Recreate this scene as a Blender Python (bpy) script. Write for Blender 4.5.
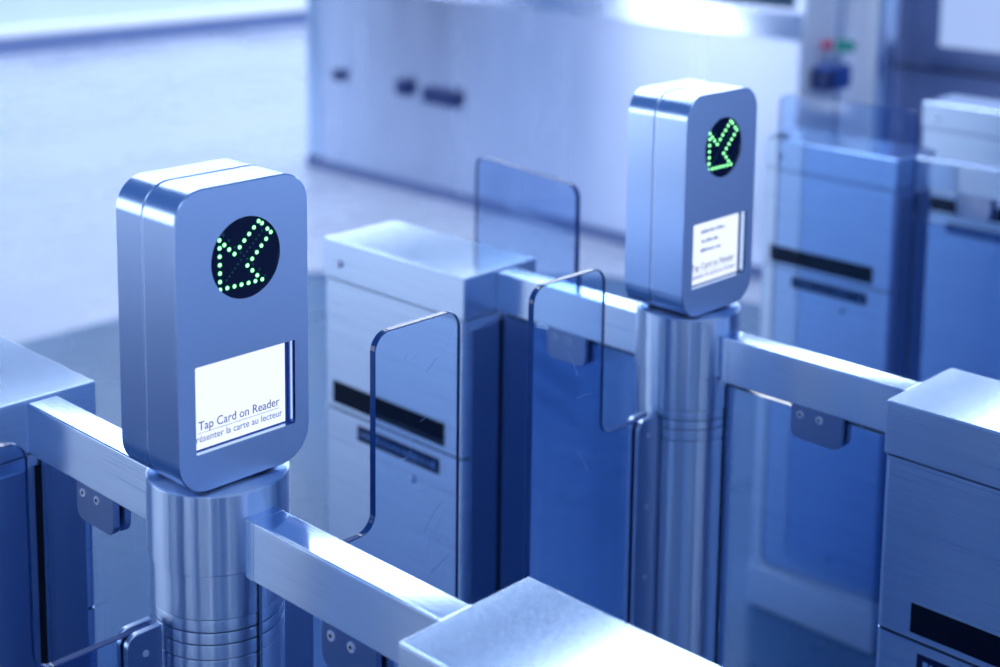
import bpy, bmesh, math, random
from mathutils import Vector, Matrix
PI = math.pi
random.seed(4)
for o in list(bpy.data.objects):
    bpy.data.objects.remove(o)
S = bpy.context.scene
C = S.collection

# ------------------------------------------------------------------ camera
cam_d = bpy.data.cameras.new('camera'); cam = bpy.data.objects.new('camera', cam_d); C.objects.link(cam); S.camera = cam
F_PX, CX, CY = 1512.5876, 526.0566, 59.9847
cam_d.sensor_width = 36; cam_d.lens = F_PX * 36 / 1000
cam_d.shift_x = -(CX - 500) / 1000; cam_d.shift_y = (CY - 333.5) / 1000
cam_d.clip_start = .05; cam_d.clip_end = 100
yaw, pitch, roll = .7549332, -.1476192, .0147115
fw = Vector((-math.sin(yaw)*math.cos(pitch), math.cos(yaw)*math.cos(pitch), math.sin(pitch)))
rt = Vector((math.cos(yaw), math.sin(yaw), 0)); up = rt.cross(fw)
r2 = math.cos(roll)*rt + math.sin(roll)*up; u2 = -math.sin(roll)*rt + math.cos(roll)*up
m = Matrix((r2, u2, -fw)).transposed().to_4x4(); m.translation = Vector((1.0990594, -.7658326, 1.5941268))
cam.matrix_world = m
cam_d.dof.use_dof = True; cam_d.dof.focus_distance = 1.42; cam_d.dof.aperture_fstop = 3.6

# ------------------------------------------------------------------ colour management
S.view_settings.view_transform = 'Standard'; S.view_settings.look = 'None'
S.view_settings.gamma = 1; S.view_settings.use_curve_mapping = False
S.view_settings.exposure = 0.05

# ------------------------------------------------------------------ world: the rest of the station hall, blurred tall bands of light
W = bpy.data.worlds.new('world'); S.world = W; W.use_nodes = True
nt = W.node_tree; N = nt.nodes; L = nt.links; N.clear()
wo = N.new('ShaderNodeOutputWorld'); bg = N.new('ShaderNodeBackground'); L.new(bg.outputs[0], wo.inputs[0])
tc = N.new('ShaderNodeTexCoord'); mp = N.new('ShaderNodeMapping'); mp.inputs['Scale'].default_value = (8, 8, .6)
nz = N.new('ShaderNodeTexNoise'); nz.inputs['Scale'].default_value = 1.6; nz.inputs['Detail'].default_value = 3
cr = N.new('ShaderNodeValToRGB')
e = cr.color_ramp.elements
e[0].position = .465; e[0].color = (.008, .05, .20, 1)
e[1].position = .62; e[1].color = (4.0, 4.3, 4.8, 1)
x = e.new(.505); x.color = (.15, .34, .80, 1)
x = e.new(.55); x.color = (.48, .74, 1.2, 1)
L.new(tc.outputs['Generated'], mp.inputs[0]); L.new(mp.outputs[0], nz.inputs['Vector']); L.new(nz.outputs['Fac'], cr.inputs[0])
sep = N.new('ShaderNodeSeparateXYZ'); L.new(tc.outputs['Generated'], sep.inputs[0])
def ramp(sock, a, b, smooth=True):
    r_ = N.new('ShaderNodeMapRange'); r_.interpolation_type = 'SMOOTHSTEP'
    r_.inputs['From Min'].default_value = a; r_.inputs['From Max'].default_value = b; L.new(sock, r_.inputs['Value']); return r_.outputs[0]
def mixc(f, a, b):
    n_ = N.new('ShaderNodeMix'); n_.data_type = 'RGBA'; L.new(f, n_.inputs[0])
    for s_, v in ((6, a), (7, b)):
        if isinstance(v, tuple): n_.inputs[s_].default_value = v
        else: L.new(v, n_.inputs[s_])
    return n_.outputs[2]
# bright lobe for a lit hall south-west above the floor, added to brighten cabinet faces
vm = N.new('ShaderNodeVectorMath'); vm.operation = 'DOT_PRODUCT'; L.new(tc.outputs['Generated'], vm.inputs[0])
az = math.radians(222); vm.inputs[1].default_value = (math.cos(az), math.sin(az), .12)
lobe = mixc(ramp(vm.outputs['Value'], .951, .962), cr.outputs[0], (2.2, 2.5, 3.1, 1))
vm2 = N.new('ShaderNodeVectorMath'); vm2.operation = 'DOT_PRODUCT'; L.new(tc.outputs['Generated'], vm2.inputs[0])
az = math.radians(38); vm2.inputs[1].default_value = (math.cos(az), math.sin(az), -.1)
lobe = mixc(ramp(vm2.outputs['Value'], .6, 1.0), lobe, (.60, .90, 1.6, 1))  # second broad glow, added to brighten the reader faces
# dim blue ceiling above the walls
ceil = mixc(ramp(sep.outputs['Z'], .13, .20), lobe, (.06, .15, .40, 1))
L.new(ceil, bg.inputs[0]); bg.inputs[1].default_value = 1.0

# ------------------------------------------------------------------ ceiling strip lights (above the frame)
def strip(x, y0, y1, w, rad, z=3.0, col=(.78, .88, 1)):
    d = bpy.data.lights.new('ceiling_light', 'AREA'); d.shape = 'RECTANGLE'; d.size = w; d.size_y = y1 - y0
    d.color = col; d.energy = rad * w * (y1 - y0) * PI
    o = bpy.data.objects.new('ceiling_light', d); C.objects.link(o); o.location = (x, (y0 + y1) / 2, z); return o
for x, w in ((-8.3, .6), (-6.8, .4), (-4.35, .6), (-2.78, .42), (-1.55, .42)):
    strip(x, .5, 12, w, 7.5)
strip(-5.8, 9, 14, .7, 7.5)
strip(1.6, -4, 2, .3, 2.5)  # dim extra strip, added to light the near gates

# ------------------------------------------------------------------ materials
def mat(name, col, metallic=0., rough=.5, **k):
    m_ = bpy.data.materials.new(name); m_.use_nodes = True
    b = m_.node_tree.nodes['Principled BSDF']
    b.inputs['Base Color'].default_value = (*col, 1); b.inputs['Metallic'].default_value = metallic; b.inputs['Roughness'].default_value = rough
    for kk, v in k.items(): b.inputs[kk.replace('_', ' ')].default_value = v
    return m_
def texture(m_, scale, rlo, rhi, bump=.0, detail=4, colvar=0):
    n = m_.node_tree.nodes; l = m_.node_tree.links; b = n['Principled BSDF']
    t = n.new('ShaderNodeTexCoord'); mp = n.new('ShaderNodeMapping'); mp.inputs['Scale'].default_value = scale
    z = n.new('ShaderNodeTexNoise'); z.inputs['Scale'].default_value = 1; z.inputs['Detail'].default_value = detail
    l.new(t.outputs['Object'], mp.inputs[0]); l.new(mp.outputs[0], z.inputs['Vector'])
    r = n.new('ShaderNodeMapRange'); r.inputs['From Min'].default_value = .3; r.inputs['From Max'].default_value = .7
    r.inputs['To Min'].default_value = rlo; r.inputs['To Max'].default_value = rhi
    l.new(z.outputs['Fac'], r.inputs['Value']); l.new(r.outputs[0], b.inputs['Roughness'])
    if bump:
        bp = n.new('ShaderNodeBump'); bp.inputs['Strength'].default_value = bump; bp.inputs['Distance'].default_value = .001
        l.new(z.outputs['Fac'], bp.inputs['Height']); l.new(bp.outputs[0], b.inputs['Normal'])
    if colvar:
        c0 = b.inputs['Base Color'].default_value[:3]
        cr = n.new('ShaderNodeValToRGB'); cr.color_ramp.elements[0].position = .3; cr.color_ramp.elements[1].position = .7
        cr.color_ramp.elements[0].color = (*[c*(1-colvar) for c in c0], 1); cr.color_ramp.elements[1].color = (*[min(1, c*(1+colvar)) for c in c0], 1)
        l.new(z.outputs['Fac'], cr.inputs[0]); l.new(cr.outputs[0], b.inputs['Base Color'])
    return m_
STEEL = (.62, .77, .98)
M = {}
M['steel_h'] = texture(mat('brushed_steel_horizontal', STEEL, 1, .36, Anisotropic=.92, Anisotropic_Rotation=.25), (4, 4, 900), .27, .33, .0, colvar=.06)
M['steel_v'] = texture(mat('brushed_steel_vertical', STEEL, 1, .25), (700, 700, 5), .2, .32, .06, colvar=.06)
M['steel_top'] = texture(mat('worn_steel_top', STEEL, 1, .2), (400, 400, 400), .09, .14, 0, 6, .04)
M['steel_rail'] = texture(mat('satin_steel_rail', STEEL, 1, .15), (6, 700, 700), .09, .13, 0)
M['steel_head'] = texture(mat('satin_steel_head', (.58, .74, .99), 1, .25), (300, 6, 900), .235, .27, 0)
M['steel_face'] = texture(mat('matte_steel_face', (.66, .79, 1.0), 1, .38), (40, 900, 40), .36, .39, 0)
M['steel_dark'] = texture(mat('dark_steel', (.50, .57, .72), 1, .3), (300, 300, 6), .28, .38, 0)
M['satin'] = mat('satin_clamp_steel', (.52, .62, .80), 1, .3)
M['steel_tube'] = mat('turned_steel', STEEL, 1, .33, Anisotropic=1.0, Anisotropic_Rotation=.25)
tn = M['steel_h'].node_tree.nodes.new('ShaderNodeTangent'); tn.direction_type = 'RADIAL'; tn.axis = 'Z'
M['steel_h'].node_tree.links.new(tn.outputs[0], M['steel_h'].node_tree.nodes['Principled BSDF'].inputs['Tangent'])
tn = M['steel_tube'].node_tree.nodes.new('ShaderNodeTangent'); tn.direction_type = 'RADIAL'; tn.axis = 'Z'
M['steel_tube'].node_tree.links.new(tn.outputs[0], M['steel_tube'].node_tree.nodes['Principled BSDF'].inputs['Tangent'])
M['screw'] = mat('screw_steel', (.6, .74, .98), 1, .2)
M['screw_bright'] = mat('bright_screw', (.85, .9, 1), .6, .45)
M['black'] = mat('black_plastic', (.001, .002, .012), 0, .25)
M['gap'] = mat('black_gap', (.002, .004, .015), 0, .8)
M['rubber'] = mat('rubber_seal', (.004, .008, .03), 0, .6)
M['label_dark'] = mat('dark_blue_label', (.004, .014, .07), 0, .3)
M['label_text'] = mat('pale_label_print', (.25, .45, .8), 0, .5)
M['display'] = mat('display_window', (.001, .006, .04), 0, .12)
def glow(name, col, s):
    m_ = mat(name, (0, 0, 0), 0, .4); b = m_.node_tree.nodes['Principled BSDF']
    b.inputs['Emission Color'].default_value = (*col, 1); b.inputs['Emission Strength'].default_value = s; return m_
M['led'] = glow('green_led_lit', (.30, 1.0, .42), 3.0)
M['led_halo'] = glow('green_led_halo', (.0, .5, .08), .9)  # glowing ring that stands in for the halo of light around each LED
M['led_dim'] = mat('green_led_unlit', (.004, .10, .08), 0, .3)
M['lcd'] = glow('lcd_backlight', (.80, .88, 1.0), 1.12)
M['lcd2'] = glow('lcd_backlight_cooler', (.60, .72, 1.0), 1.0)
M['lcd_text'] = mat('lcd_text', (.10, .16, .48), 0, .5)
M['lcd_text_faint'] = mat('lcd_text_faint', (.28, .38, .75), 0, .5)
def glass(name, col, dens):
    m_ = bpy.data.materials.new(name); m_.use_nodes = True; n = m_.node_tree.nodes; l = m_.node_tree.links; n.clear()
    o = n.new('ShaderNodeOutputMaterial'); g = n.new('ShaderNodeBsdfPrincipled')
    g.inputs['Base Color'].default_value = (*col, 1); g.inputs['Transmission Weight'].default_value = 1
    g.inputs['Roughness'].default_value = .0; g.inputs['IOR'].default_value = 1.45
    v = n.new('ShaderNodeVolumeAbsorption'); v.inputs[0].default_value = (.10, .42, .95, 1); v.inputs[1].default_value = dens
    l.new(g.outputs[0], o.inputs[0]); l.new(v.outputs[0], o.inputs[1]); return m_
M['glass'] = glass('flap_glass', (.62, .76, .94), 7)
M['glass_edge'] = mat('glass_leaf_edge', (.015, .075, .27), 0, .12)
M['glass_infill'] = glass('infill_glass', (.60, .74, .90), 7)
M['scratch'] = mat('glass_scratch', (.55, .7, 1), 0, .6)
M['floor_light'] = texture(mat('pale_floor', (.42, .47, .60), 0, .3), (1.5, 1.5, 1.5), .2, .36, 0, 5, .08)
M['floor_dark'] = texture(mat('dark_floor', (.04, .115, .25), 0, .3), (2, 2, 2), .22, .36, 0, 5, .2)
M['wall_pale'] = texture(mat('pale_wall', (.62, .72, .85), 0, .5), (.6, .6, .6), .4, .6, 0, 3, .05)
M['pale_enamel'] = mat('pale_enamel', (.92, .95, 1), 0, .5)
M['wall_grey'] = texture(mat('grey_wall', (.16, .22, .42), .3, .4), (1, 1, 4), .35, .5, 0, 3, .1)
M['base_grey'] = mat('dark_baseboard', (.16, .22, .42), 0, .5)
M['booth'] = texture(mat('booth_panel', (.72, .80, .98), 1, .26, Anisotropic=.97, Anisotropic_Rotation=.25), (8, 8, 1), .24, .28, .0, 3, .04)
tn = M['booth'].node_tree.nodes.new('ShaderNodeTangent'); tn.direction_type = 'RADIAL'; tn.axis = 'Z'
M['booth'].node_tree.links.new(tn.outputs[0], M['booth'].node_tree.nodes['Principled BSDF'].inputs['Tangent'])
M['booth_glass'] = mat('booth_window_glass', (.005, .05, .10), 0, .1)
M['box_dark'] = mat('dark_blue_box', (.01, .03, .14), 0, .4)
M['box_blue'] = mat('blue_box', (.03, .10, .40), 0, .4)
M['red'] = mat('red_knob', (.7, .05, .15), 0, .4)
M['green'] = mat('green_sign', (.0, .28, .22), 0, .4)
M['backlit'] = glow('backlit_panel', (.36, .50, .88), 1.0)

# ------------------------------------------------------------------ mesh helpers
def finish(name, bm, m_, parent=None, smooth=True, ang=35):
    bmesh.ops.recalc_face_normals(bm, faces=bm.faces)
    if smooth:
        for f in bm.faces: f.smooth = True
        lim = math.radians(ang)
        for ed in bm.edges:
            if len(ed.link_faces) == 2 and ed.calc_face_angle(0) > lim: ed.smooth = False
    me = bpy.data.meshes.new(name); bm.to_mesh(me); bm.free()
    for mm in (m_ if isinstance(m_, (list, tuple)) else [m_]): me.materials.append(mm)
    o = bpy.data.objects.new(name, me); C.objects.link(o)
    if parent: o.parent = parent
    if smooth:
        w_ = o.modifiers.new('weighted_normal', 'WEIGHTED_NORMAL'); w_.keep_sharp = True; w_.weight = 100
    return o
def box(bm, x0, x1, y0, y1, z0, z1, bev=0, seg=3, only=None, mi=0):
    g = bmesh.ops.create_cube(bm, size=1)
    for v in g['verts']:
        v.co = Vector(((x0 if v.co.x < 0 else x1), (y0 if v.co.y < 0 else y1), (z0 if v.co.z < 0 else z1)))
    fs = set(f for v in g['verts'] for f in v.link_faces)
    for f in fs: f.material_index = mi
    if bev:
        es = set(ed for v in g['verts'] for ed in v.link_edges)
        if only == 'v': es = [ed for ed in es if abs(ed.verts[0].co.z - ed.verts[1].co.z) > 1e-6]
        bmesh.ops.bevel(bm, geom=list(es), offset=bev, segments=seg, profile=.5, affect='EDGES')
    return bm
def B(name, dims, m_, parent=None, bev=0, seg=3, only=None):
    return finish(name, box(bmesh.new(), *dims, bev=bev, seg=seg, only=only), m_, parent)
def lathe(bm, prof, seg=96, cx=0, cy=0):
    rings = []
    for r, z in prof:
        rings.append([bm.verts.new((cx + r*math.cos(2*PI*i/seg), cy + r*math.sin(2*PI*i/seg), z)) for i in range(seg)])
    for a, b in zip(rings, rings[1:]):
        for i in range(seg): bm.faces.new((a[i], a[(i+1) % seg], b[(i+1) % seg], b[i]))
    bm.faces.new(rings[0]); bm.faces.new(list(reversed(rings[-1])))
    return bm
def rrect(x0, x1, y0, y1, rs, n=10):
    """outline of a rounded rectangle, radii for (bl, br, tr, tl)"""
    pts = []
    for (cx, cy, a0), r in zip(((x0, y0, PI), (x1, y0, 1.5*PI), (x1, y1, 0), (x0, y1, .5*PI)), rs):
        ox = cx + (r if cx == x0 else -r); oy = cy + (r if cy == y0 else -r)
        if r <= 0: pts.append((cx, cy)); continue
        for i in range(n+1):
            a = a0 + .5*PI*i/n; pts.append((ox + r*math.cos(a), oy + r*math.sin(a)))
    return pts
def round_poly(pts, rad, n=8):
    out = []
    k = len(pts)
    for i in range(k):
        p = Vector(pts[i]); a = Vector(pts[i-1]); b = Vector(pts[(i+1) % k]); r = rad[i]
        if r <= 0: out.append(tuple(p)); continue
        u = (a-p).normalized(); v = (b-p).normalized(); th = u.angle(v); t = r/math.tan(th/2)
        c = p + (u+v).normalized()*(r/math.sin(th/2)); s_ = p+u*t; e_ = p+v*t
        a0 = math.atan2(s_.y-c.y, s_.x-c.x); a1 = math.atan2(e_.y-c.y, e_.x-c.x); d = (a1-a0+PI) % (2*PI)-PI
        for j in range(n+1): out.append((c.x+r*math.cos(a0+d*j/n), c.y+r*math.sin(a0+d*j/n)))
    return out
def inset(pts, d):
    out = []; k = len(pts)
    area = sum(pts[i][0]*pts[(i+1) % k][1]-pts[(i+1) % k][0]*pts[i][1] for i in range(k)); sg = 1 if area > 0 else -1
    for i in range(k):
        p = Vector(pts[i]); a = Vector(pts[i-1]); b = Vector(pts[(i+1) % k])
        n1 = Vector((-(p-a).y, (p-a).x)).normalized(); n2 = Vector((-(b-p).y, (b-p).x)).normalized()
        n_ = (n1+n2); n_ = n_/max(.3, n_.length_squared/2)
        out.append((p.x+sg*d*n_.x, p.y+sg*d*n_.y))
    return out
AX = {'x': lambda a, b, h: (h, a, b), 'y': lambda a, b, h: (a, h, b), 'z': lambda a, b, h: (a, b, h)}
def slab(bm, outer, h0, h1, axis='x', holes=(), ch=.0, mi=0):
    """plate with holes, outline in the plane across the axis, chamfered outer rim"""
    P = AX[axis]
    def cap(loops, h):
        es = []; all_ = []
        for lp in loops:
            vs = [bm.verts.new(P(a, b, h)) for a, b in lp]; all_.append(vs)
            es += [bm.edges.new((vs[i], vs[(i+1) % len(vs)])) for i in range(len(vs))]
        if len(loops) == 1: bm.faces.new(all_[0])
        else: bmesh.ops.triangle_fill(bm, use_beauty=True, use_dissolve=False, edges=es)
        return all_
    def wall(a, b):
        for i in range(len(a)):
            j = (i+1) % len(a); bm.faces.new((a[i], a[j], b[j], b[i]))
    ins = inset(outer, ch) if ch else outer
    c0 = cap([ins]+list(holes), h0); c1 = cap([ins]+list(holes), h1)
    if ch:
        s = 1 if h1 > h0 else -1
        m0 = [bm.verts.new(P(a, b, h0+s*ch)) for a, b in outer]; m1 = [bm.verts.new(P(a, b, h1-s*ch)) for a, b in outer]
        wall(c0[0], m0); wall(m0, m1); wall(m1, c1[0])
    else: wall(c0[0], c1[0])
    for a, b in zip(c0[1:], c1[1:]): wall(a, b)
    return bm
def disc(bm, c, r, h, axis='x', seg=24, dome=0):
    """short cylinder whose flat end looks along +axis / -axis (sign of h), optionally domed"""
    P = AX[axis]; a0, b0, h0 = c
    prof = [(r, 0), (r, h)] if not dome else [(r, 0), (r, h*.3), (r*.86, h*.72), (r*.55, h*.94), (r*.2, h)]
    rings = [[bm.verts.new(P(a0+q*math.cos(2*PI*i/seg), b0+q*math.sin(2*PI*i/seg), h0+z)) for i in range(seg)] for q, z in prof]
    for a, b in zip(rings, rings[1:]):
        for i in range(seg): bm.faces.new((a[i], a[(i+1) % seg], b[(i+1) % seg], b[i]))
    bm.faces.new(rings[0]); bm.faces.new(rings[-1]); return bm
def thing(name, label, cat, loc=(0, 0, 0), rz=0, group=None):
    o = bpy.data.objects.new(name, None); C.objects.link(o); o.empty_display_size = .1
    o.location = loc; o.rotation_euler = (0, 0, rz); o['label'] = label; o['category'] = cat
    if group: o['group'] = group
    return o
def copy_tree(o, loc=None, rz=None, label=None, parent=None):
    c = o.copy(); C.objects.link(c)
    if parent: c.parent = parent
    if loc is not None: c.location = loc
    if rz is not None: c.rotation_euler = (0, 0, rz)
    if label: c['label'] = label
    for ch in list(o.children): copy_tree(ch, parent=c)
    return c
def text_mesh(name, s, size, m_, parent, place, width=None, bold=0):
    """lettering turned into a thin mesh; place(x, y, z) maps text space to the thing"""
    cu = bpy.data.curves.new(name, 'FONT'); cu.body = s; cu.size = size; cu.extrude = .00012; cu.offset = bold; cu.resolution_u = 4
    t = bpy.data.objects.new(name, cu); C.objects.link(t)
    bpy.context.view_layer.update()
    me = bpy.data.meshes.new_from_object(t.evaluated_get(bpy.context.evaluated_depsgraph_get()))
    bpy.data.objects.remove(t)
    xs = [v.co.x for v in me.vertices]; k = (width/(max(xs)-min(xs))) if width else 1; x0 = min(xs)
    for v in me.vertices: v.co = Vector(place((v.co.x-x0)*k, v.co.y, v.co.z))
    me.materials.clear(); me.materials.append(m_)
    o = bpy.data.objects.new(name, me); C.objects.link(o); o.parent = parent; return o

# ------------------------------------------------------------------ setting
def struct(name, bm, m_):
    o = finish(name, bm, m_); o['kind'] = 'structure'; return o
bm = bmesh.new()
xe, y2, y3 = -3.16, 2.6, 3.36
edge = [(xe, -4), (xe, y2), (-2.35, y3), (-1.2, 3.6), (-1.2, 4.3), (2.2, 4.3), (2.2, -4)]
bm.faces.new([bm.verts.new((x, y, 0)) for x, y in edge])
f = bm.faces.new([bm.verts.new((x, y, 0)) for x, y in [(2.2, -4), (2.2, 4.3), (9, 4.3), (9, -4)]]); f.material_index = 1
left = [(-8.9, -4), (xe, -4), (xe, y2), (-2.35, y3), (-1.2, 3.6), (-1.2, 4.3), (-1.2, 12), (-8.9, 12)]
f = bm.faces.new([bm.verts.new((x, y, 0)) for x, y in left]); f.material_index = 1
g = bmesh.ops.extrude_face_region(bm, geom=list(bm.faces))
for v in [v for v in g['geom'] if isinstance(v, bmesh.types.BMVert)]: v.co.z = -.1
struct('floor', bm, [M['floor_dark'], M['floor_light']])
struct('wall_end', box(bmesh.new(), -9.1, -8.9, -4, 12, 0, 2.1), M['wall_pale'])
bm = box(bmesh.new(), -8.9, -8.84, -4, 12, 0, .125); struct('baseboard_end', bm, M['base_grey'])
bm = box(bmesh.new(), -8.9, -8.80, -4, 12, .125, .19, .01); struct('trim_1', bm, mat('white_ledge', (.85, .88, .92), 0, .4))
struct('wall_back', box(bmesh.new(), -1.83, 3.5, 4.3, 4.45, 0, 2.0), M['wall_grey'])
# backlit window in the back wall
w = finish('window_1', slab(bmesh.new(), [(-1.62, .80), (1.4, .80), (1.4, 1.9), (-1.62, 1.9)], 4.3, 4.275, 'y', holes=[[(-1.57, .85), (1.35, .85), (1.35, 1.85), (-1.57, 1.85)]]), M['wall_grey']); w['kind'] = 'structure'
B('pane', (-1.57, 1.35, 4.285, 4.299, .85, 1.85), M['backlit'], w)
struct('trim_2', box(bmesh.new(), -1.80, 3.5, 4.29, 4.30, .755, .762), M['gap'])

# ------------------------------------------------------------------ ticket booth far behind
tb = thing('service_booth', 'long steel-panelled service booth with dark window across the back of the hall', 'booth', (-4.57, 3.72, 0))
def TB(n, d, m_, p=None, **k): return B(n, d, m_, p or tb, **k)
TB('base', (.0, 2.77, .0, .25, 0, .05), M['base_grey'])
TB('panel', (.12, 2.77, .0, .25, .05, .90), M['booth'], bev=.004)
TB('corner_column', (0, .115, .0, .25, .05, 1.7), M['steel_v'], bev=.02)
bm = bmesh.new()
vs = [(.12, -.02, .895), (.12, .03, .985), (.12, .25, .985), (.12, .25, .895)]
a = [bm.verts.new(v) for v in vs]; b = [bm.verts.new((2.77, v[1], v[2])) for v in vs]
bm.faces.new(a); bm.faces.new(b[::-1])
for i in range(4): bm.faces.new((a[i], a[(i+1) % 4], b[(i+1) % 4], b[i]))
finish('ledge', bm, M['booth'], tb)
fr = finish('window_frame', slab(bmesh.new(), [(.12, .985), (2.77, .985), (2.77, 1.7), (.12, 1.7)], .03, .25, 'y', holes=[[(1.80, 1.0), (2.72, 1.0), (2.72, 1.62), (1.80, 1.62)], [(.2, 1.0), (1.7, 1.0), (1.7, 1.62), (.2, 1.62)]]), M['booth'], tb)
TB('pane', (1.80, 2.72, .06, .08, 1.0, 1.62), M['booth_glass'], fr)
TB('pane', (.2, 1.7, .06, .08, 1.0, 1.62), M['wall_pale'], fr)
TB('side_panel', (2.771, 2.776, .01, .24, .02, 1.68), M['pale_enamel'])
TB('lock', (.235, .29, -.03, 0, .45, .50), M['box_dark'], bev=.006)
TB('handle', (.68, .75, -.035, 0, .44, .51), M['box_dark'], bev=.006)
TB('card_slot', (.85, 1.06, -.03, 0, .425, .495), M['box_dark'], bev=.006)

# ------------------------------------------------------------------ pale column with pipe and fittings beside the booth
pc = thing('column', 'pale square column right of the booth, in front of the grey wall', 'column', (-1.81, 4.14, 0))
B('shaft', (-.17, .11, -.08, .08, 0, 2.0), M['pale_enamel'], pc, bev=.01)
B('corner_strip', (.115, .15, -.08, .0, 0, 2.0), M['steel_v'], pc, bev=.006)
pp = thing('standpipe', 'thin pipe with blue box, red knob and green tag right of the booth', 'pipe', (-1.775, 3.86, 0))
finish('pipe', lathe(bmesh.new(), [(.011, .0), (.011, 1.7)], 24, .035, .01), M['steel_dark'], pp)
bx = B('valve_box', (-.015, .055, -.075, .075, .715, .80), M['box_blue'], pp, bev=.008)
B('box_cover', (-.017, .058, -.085, -.035, .722, .79), M['box_dark'], bx, bev=.006)
B('valve_neck', (.0, .04, -.03, .02, .80, .845), M['steel_dark'], pp, bev=.004)
finish('knob', disc(bmesh.new(), (.008, .872, -.01), .018, -.035, 'y', dome=1), M['red'], pp)
bm = slab(bmesh.new(), round_poly([(.045, .855), (.115, .860), (.12, .895), (.055, .90)], [.008]*4), -.035, -.015, 'y')
finish('tag', bm, M['green'], pp)

pl = thing('reflection_pillar', 'dark round column added out of view, to be mirrored in the booth panel', 'reflection_pillar', (-7.75, .0, 0))  # unseen shaft, added to put a dark streak in the booth's reflection
finish('shaft', lathe(bmesh.new(), [(.38, .05), (.38, 2.9)], 48), mat('dark_reflection_pillar', (.003, .010, .04), 0, .5), pl)
finish('foot_ring', lathe(bmesh.new(), [(.42, 0), (.42, .05)], 48), M['steel_dark'], pl)
# ------------------------------------------------------------------ the gate kit, built once
HL, HW = .1502, .07156
def cabinet(label, loc, rz):
    t = thing('fare_gate_cabinet', label, 'gate cabinet', loc, rz, 'fare gate cabinets at the ends of the gate lines')
    cp = B('cap', (-HL, HL, -HW, HW, .9395, 1.0), M['steel_h'], t, bev=.0022)
    cp.data.materials.append(M['steel_top'])
    for p in cp.data.polygons:
        if p.normal.z > .3: p.material_index = 1
    q = .0012
    B('upper_body', (-HL+q, HL-q, -HW+q, HW-q, .7415, .9383), M['steel_h'], t, bev=.006, only='v')
    B('lower_body', (-HL+q, HL-q, -HW+q, HW-q, .0935, .7385), M['steel_h'], t, bev=.006, only='v')
    for za, zb in ((.738, .942), (.088, .095)): B('seam_core', (-HL+.004, HL-.004, -HW+.004, HW-.004, za, zb), M['gap'], t)
    B('plinth', (-HL, HL, -HW, HW, 0, .0905), M['steel_h'], t, bev=.003)
    # end face towards the rail: two plates with a dark joint between
    B('joint_strip', (HL-.002, HL-.0002, -.005, .005, .10, .925), M['gap'], t)
    B('end_panel', (HL-.002, HL+.0022, -.058, -.0045, .10, .925), M['steel_dark'], t, bev=.001)
    B('end_panel', (HL-.002, HL+.0022, .0045, .058, .10, .925), M['steel_dark'], t, bev=.001)
    for s in (-1, 1):
        y = s*(HW-q); e_ = s*.0009
        B('card_slot', (-.129, .108, min(y-e_, y+e_), max(y-e_, y+e_), .7490, .7825), M['black'], t)
        st = B('label_strip', (-.073, .098, min(y-e_, y+e_), max(y-e_, y+e_), .7045, .7275), M['label_dark'], t)
        bm = bmesh.new(); xx = -.066
        rnd = random.Random(7)
        while xx < .09:
            wd = rnd.uniform(.003, .007); hh = rnd.uniform(.003, .006)
            box(bm, xx, xx+wd, *sorted((y+s*.0009, y+s*.0012)), .716-hh, .716+hh); xx += wd+rnd.uniform(.002, .005)
        finish('label_print', bm, M['label_text'], st)
        for (px, pz, rr) in ((-.112, .966, .0062), (.044, .683, .0062), (.044, .165, .0062)):
            yy = s*HW if pz > .9 else y
            finish('lock', disc(bmesh.new(), (px, pz, yy), rr, s*.005, 'y', dome=1), M['screw_bright'] if pz > .5 else M['steel_dark'], t)
    return t
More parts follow.
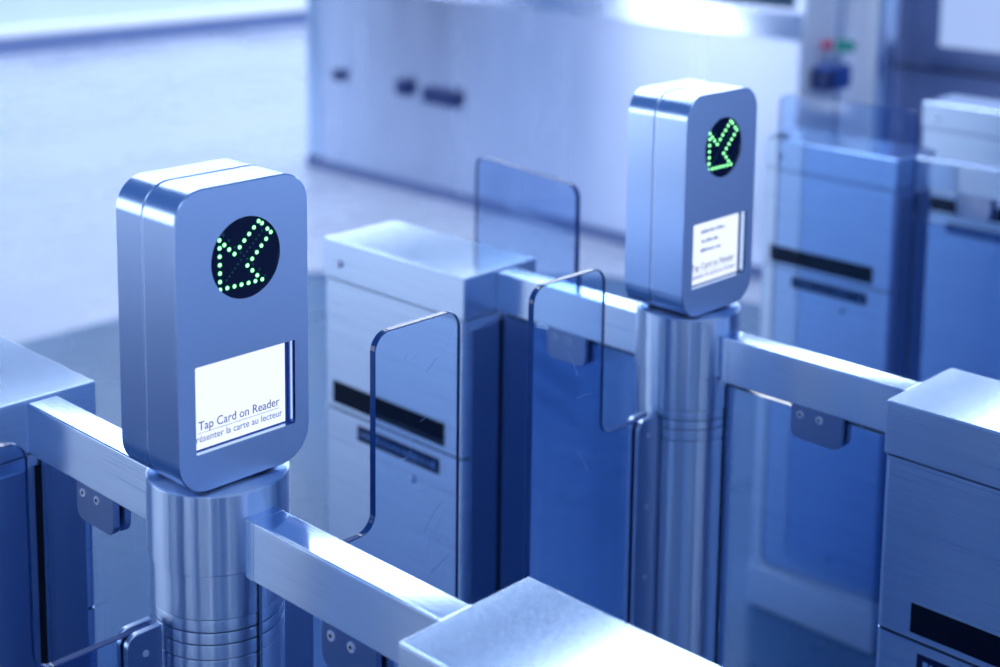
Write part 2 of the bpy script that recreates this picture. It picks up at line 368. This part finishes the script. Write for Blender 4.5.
def reader():
    t = thing('card_reader', '', 'card reader', group='card readers on the posts')
    y0, y1, z0, z1 = -.0705, .0715, 1.0225, 1.2935
    out = rrect(y0, y1, z0, z1, (.032, .032, .029, .029), 14)
    xf = .043
    circ = [(.003+.0368*math.cos(2*PI*i/64), 1.2250+.0368*math.sin(2*PI*i/64)) for i in range(64)]
    scr = rrect(-.052, .0555, 1.0585, 1.1375, (.0012,)*4, 3)
    fs = finish('front_shell', slab(bmesh.new(), out, -.0042, xf, 'x', [circ, scr], ch=.0010), [M['steel_head']], t, ang=25)
    # brushed front face of its own
    me = fs.data; me.materials.append(M['steel_face'])
    for p in me.polygons:
        if p.center.x > xf-1e-4: p.material_index = 1
    finish('back_shell', slab(bmesh.new(), out, -.047, -.0062, 'x', ch=.0012), M['steel_head'], t, ang=25)
    finish('seam', slab(bmesh.new(), inset(out, .0012), -.0065, -.004, 'x'), M['steel_face'], t)
    d = finish('arrow_display', disc(bmesh.new(), (.003, 1.2250, .030), .0368, .0115, 'x', 64), M['display'], t)
    lit = [(-.024, 1.245), (-.019, 1.24), (-.014, 1.235), (-.0085, 1.23), (-.003, 1.235), (.002, 1.24), (.0073, 1.245), (.0125, 1.25), (.0175, 1.2548), (.0212, 1.2522), (.027, 1.2462), (.0307, 1.2425), (.0255, 1.2372), (.0203, 1.232), (.0153, 1.227), (.0102, 1.222), (.005, 1.217), (.0102, 1.2115), (.0155, 1.206), (.0208, 1.2012), (.0134, 1.201), (.006, 1.201), (-.0016, 1.201), (-.009, 1.201), (-.0165, 1.201), (-.024, 1.201), (-.024, 1.208), (-.024, 1.2155), (-.024, 1.223), (-.024, 1.2305), (-.024, 1.238)]
    dim = [(.021, 1.2455), (.018, 1.242), (.0147, 1.239), (.0113, 1.2358), (.008, 1.2327), (.0048, 1.2296), (.0016, 1.2264), (-.0017, 1.2234), (-.005, 1.2201), (-.008, 1.217), (-.011, 1.214), (-.014, 1.211), (-.017, 1.208), (-.020, 1.249), (-.014, 1.243), (-.008, 1.236), (-.002, 1.23), (.005, 1.223), (.011, 1.217), (.018, 1.211), (.024, 1.204)]
    proto = None
    for (y, z) in lit:
        if proto is None:
            bm = disc(bmesh.new(), (0, 0, 0), .0017, .0010, 'x', 14, dome=1)
            for f in bm.faces: f.material_index = 0
            disc(bm, (0, 0, 0), .0022, .0003, 'x', 14)
            proto = finish('led', bm, [M['led'], M['led_halo']], d)
            for p in proto.data.polygons:
                if max((v for v in p.vertices)) >= 14*5: p.material_index = 1
            o = proto
        else: o = proto.copy(); C.objects.link(o)
        o.location = (.0415, y, z)
    bm = bmesh.new()
    for (y, z) in dim: disc(bm, (y, z, .0415), .0012, .0003, 'x', 10)
    finish('unlit_leds', bm, M['led_dim'], d)
    # recessed screen
    B('screen_well', (.028, .0352, -.0520, .0555, 1.0585, 1.1375), M['box_blue'], t)
    sc = B('screen', (.0352, .0362, -.0520, .0490, 1.0600, 1.1370), M['lcd'], t)
    pl = lambda y0, z0: (lambda x, y, z: (.0363+z, y0+x, z0+y))
    text_mesh('screen_text', 'Tap Card on Reader', .0115, M['lcd_text'], sc, pl(-.0450, 1.0772), .0875)
    text_mesh('screen_text', 'Présenter la carte au lecteur', .0092, M['lcd_text_faint'], sc, pl(-.0515, 1.0664), .0970)
    B('screen_rule', (.0362, .0364, -.046, .042, 1.0744, 1.0748), M['lcd_text_faint'], sc)
    B('glass_edge', (.036, .0425, .0525, .0535, 1.0600, 1.1370), M['screw'], t)
    finish('neck', slab(bmesh.new(), rrect(-.034, .034, -.045, .045, (.01,)*4, 4), 1.0200, 1.0300, 'z'), M['gap'], t)
    return t
def post():
    t = thing('gate_post', '', 'post', group='reader posts in the gate lines')
    finish('collar', lathe(bmesh.new(), [(.060, .9452), (.0644, .9456), (.0648, .9462), (.0648, 1.0180), (.0640, 1.0192), (.0625, 1.0200)]), M['steel_tube'], t)
    finish('middle_band', lathe(bmesh.new(), [(.060, .9035), (.0626, .9036), (.0632, .9045), (.0632, .9448), (.060, .9450)]), M['steel_tube'], t)
    for za, zb in ((.8915, .9030), (.8800, .8905), (.8655, .8790)):
        finish('ring', lathe(bmesh.new(), [(.060, za), (.0620, za+.0002), (.0624, za+.0008), (.0624, zb-.0008), (.0620, zb-.0002), (.060, zb)]), M['steel_tube'], t)
    finish('tube', lathe(bmesh.new(), [(.0622, .012), (.0622, .8635), (.0615, .8645)]), M['steel_tube'], t)
    finish('inner_core', lathe(bmesh.new(), [(.0600, .05), (.0600, .95)]), M['gap'], t)
    finish('base_flange', lathe(bmesh.new(), [(.085, 0), (.085, .009), (.082, .012)]), M['steel_tube'], t)
    for a in (0, PI):
        bm = box(bmesh.new(), .0600, .0636, -.0022, .0022, .05, .9445)
        for v in bm.verts: v.co = Matrix.Rotation(a, 3, 'Z') @ v.co
        finish('seal_strip', bm, M['rubber'], t)
    return t
def two_tone(o):
    o.data.materials.append(M['steel_h'])
    for p in o.data.polygons:
        if abs(p.normal.z) < .3: p.material_index = 1
def rail(side):
    """top rail: side -1 runs from the cabinet on the left to the post, +1 from the post to the right cabinet"""
    t = thing('top_rail', '', 'rail', group='square steel top rails between cabinets and posts')
    x0, x1 = (.0630, .3152) if side > 0 else (-.3183, -.0630)
    B('bar', (x0, x1, -.0171, .0171, .9407, .9970), M['steel_rail'], t, bev=.0020)
    two_tone(t.children[-1])
    xs = (x0, x0+.014) if side > 0 else (x1-.014, x1)
    B('sleeve', (*xs, -.0174, .0174, .9404, .9973), M['steel_rail'], t, bev=.0022)
    two_tone(t.children[-1])
    if side > 0: B('end_plate', (x1-.004, x1, -.0176, .0176, .9402, .9972), M['steel_top'], t, bev=.001)
    return t
def infill(side):
    t = thing('infill_glass', '', 'glass panel', group='fixed glass panels under the rails')
    x0, x1 = (.0645, .3125) if side > 0 else (-.3155, -.0645)
    finish('pane', slab(bmesh.new(), [(x0, .10), (x1, .10), (x1, .932), (x0, .932)], -.004, .004, 'y', ch=.0006), M['glass_infill'], t)
    c0, c1 = (.163, .232) if side > 0 else (-.230, -.161)
    for s in (-1, 1):
        out = rrect(c0, c1, .8985, .9405, (.012, .012, .0, .0), 6)
        cl = finish('clamp_plate', slab(bmesh.new(), out, s*.0048, s*.0125, 'y', ch=.0008), M['satin'], t)
        for px in (c0+.013, c0+.039):
            finish('screw', disc(bmesh.new(), (px, .929, s*.0123), .0046, s*.0012, 'y', dome=0), M['screw_bright'], cl)
            disc_bm = disc(bmesh.new(), (px, .929, s*.0125), .0018, s*.0013, 'y', 6)
            finish('screw_socket', disc_bm, M['gap'], cl)
    B('foot_channel', (x0, x1, -.010, .010, .075, .105), M['steel_dark'], t, bev=.001)
    B('foot_bracket', (c0, c1, -.010, .010, 0, .076), M['steel_dark'], t, bev=.001)
    return t
def flap(label, hinge, ang, inner, outer, scratches=0, top=1.102):
    """swinging glass leaf: local +x runs away from the hinge"""
    t = thing('gate_flap', label, 'gate flap', (hinge[0], hinge[1], 0), ang, 'swinging glass flaps of the gates')
    zb = .13
    pts = [(.004, zb), (outer, zb), (outer, top), (inner, top), (inner, .896), (.004, .896)]
    out = round_poly(pts, [.005, .02, .020, .020, .018, .004])
    bm = slab(bmesh.new(), out, -.0042, .0042, 'y', ch=.0009)
    bm.normal_update()
    for f in bm.faces:
        if abs(f.normal.y) < .95: f.material_index = 2
    if scratches:
        rnd = random.Random(scratches)
        for k in range(26 if scratches > 5 else 5):
            cx_, cz_ = rnd.uniform(inner+.012, outer-.02), rnd.uniform(.82, 1.07); a = rnd.gauss(.5, .5); ln = rnd.uniform(.006, .04); cv = rnd.uniform(-12, 12); wd = rnd.uniform(.00016, .00034)
            y = rnd.choice((-1, 1))*.00426
            prev = None
            for i in range(7):
                u = (i/6-.5)*ln; px = cx_+u*math.cos(a)-cv*u*u*math.sin(a); pz = cz_+u*math.sin(a)+cv*u*u*math.cos(a)
                px = min(max(px, inner+.002), outer-.002); pz = min(pz, top-.004)
                nx, nz = -math.sin(a)*wd, math.cos(a)*wd
                cur = (bm.verts.new((px-nx, y, pz-nz)), bm.verts.new((px+nx, y, pz+nz)))
                if prev:
                    f = bm.faces.new((prev[0], prev[1], cur[1], cur[0])); f.material_index = 1
                prev = cur
    gl = bpy.data.objects
    o = finish('glass_leaf', bm, [M['glass'], M['scratch'], M['glass_edge']], t)
    for s in (-1, 1):
        o2 = round_poly([(.0, zb-.01), (.036, zb-.01), (.036, .8975), (.0, .8975)], [.002, .004, .012, .002])
        pl_ = finish('hinge_plate', slab(bmesh.new(), o2, s*.0044, s*.0105, 'y', ch=.001), M['satin'], t)
        for zz in (.876, .785, .693, .6, .5, .4, .3, .2):
            finish('screw', disc(bmesh.new(), (.017, zz, s*.0104), .0030, s*.0008, 'y', 14), M['screw_bright'], pl_)
    finish('hinge_pin', lathe(bmesh.new(), [(.0055, .10), (.0055, .885)], 20), M['steel_dark'], t)
    return t

# ------------------------------------------------------------------ gate lines
LY = [0, .700, 1.8243, 2.4494]; LX = [0, .0037, .0196, .0270]
def cabA(i, label): return (LX[i]-.3184-HL, LY[i]-.0069, 0)
def cabB(i, label): return (LX[i]+.3154+HL, LY[i]+.0075, 0)
c0 = cabinet('steel gate cabinet at the left edge of the photo, left of the nearest reader', cabA(0, 0), 0)
copy_tree(c0, cabB(0, 0), PI, 'steel gate cabinet cut off at the bottom edge, only its blue-grey top in view')
copy_tree(c0, cabA(1, 0), 0, 'steel gate cabinet in the middle, behind the clear glass flap with scratches')
copy_tree(c0, cabB(1, 0), PI, 'steel gate cabinet with black slot at the right edge, cut off by the frame')
copy_tree(c0, cabA(2, 0), 0, 'blurred steel gate cabinet behind the wide flat glass flap, right of the far reader')
copy_tree(c0, cabA(3, 0), 0, 'most distant gate cabinet with bright white top at the upper right edge')

p0 = post(); p0['label'] = 'round steel post under the nearest reader, at the lower left'; p0.location = (0, 0, 0)
copy_tree(p0, (LX[1], LY[1], 0), 0, 'round steel post under the farther reader, right of the centre')
copy_tree(p0, (LX[2], LY[2], 0), 0, 'round steel post just past the right edge, holding the farthest rail')
r0 = reader(); r0['label'] = 'large near card reader with green arrow and sharp Tap Card on Reader text'; r0.location = (0, 0, 0)
r1 = copy_tree(r0, (LX[1], LY[1], 0), 0, 'smaller farther card reader with green arrow and blurred screen')
copy_tree(r0, (LX[2], LY[2], 0), 0, 'card reader on the post past the right edge')

sc2 = [c for c in r1.children if c.name.startswith('screen') and not c.name.startswith('screen_well')][0]
bm = bmesh.new(); rnd = random.Random(3)
for z, ya_, yb_ in ((1.1215, -.028, .018), (1.1095, -.026, .004), (1.0985, -.028, .014)):
    y = ya_
    while y < yb_:
        wd = rnd.uniform(.0015, .0035); box(bm, .0362, .0364, y, y+wd, z, z+rnd.uniform(.0022, .0045)); y += wd+rnd.uniform(.0006, .002)
finish('faint_lines', bm, M['lcd_text_faint'], sc2)
rl = rail(-1); rl['label'] = 'top rail left of the nearest reader post, from the left cabinet'
rr = rail(1); rr['label'] = 'top rail with bright glare right of the nearest reader post, running to the bottom cabinet'
copy_tree(rl, (LX[1], LY[1], 0), 0, 'top rail between the middle cabinet and the farther reader post')
copy_tree(rr, (LX[1], LY[1], 0), 0, 'top rail from the farther reader post to the right edge cabinet')
copy_tree(rl, (LX[2], LY[2], 0), 0, 'blurred top rail at the upper right edge, in front of the most distant cabinet')
il = infill(-1); il['label'] = 'fixed glass panel with clamp under the rail left of the nearest post'
ir = infill(1); ir['label'] = 'fixed glass panel with clamp under the rail right of the nearest post'
copy_tree(il, (LX[1], LY[1], 0), 0, 'fixed glass panel under the rail between middle cabinet and farther post')
copy_tree(ir, (LX[1], LY[1], 0), 0, 'fixed glass panel with dark clamp under the rail right of the farther post')
copy_tree(il, (LX[2], LY[2], 0), 0, 'blurred fixed glass panel with clamp under the rail at the upper right edge')

flap('glass flap at the lower left corner, hinged on the near side of the nearest post', (0, -.0695), -PI/2, .1175, .236)
flap('clear scratched glass flap standing before the middle cabinet', (0, .0695), PI/2, .1155, .2345, scratches=11)
flap('dark blue glass flap in the centre, hinged on the farther reader post', (LX[1], LY[1]-.0695), -PI/2, .096, .219, scratches=3)
flap('wide open glass flap standing up behind the middle rail and cabinet', (LX[1]-.002, LY[1]+.067), PI-math.radians(10), .29, .542)
flap('wide open glass flap with pale top edge before the blurred cabinet at upper right', (LX[2]-.002, LY[2]-.067), PI+math.radians(6), .272, .556)
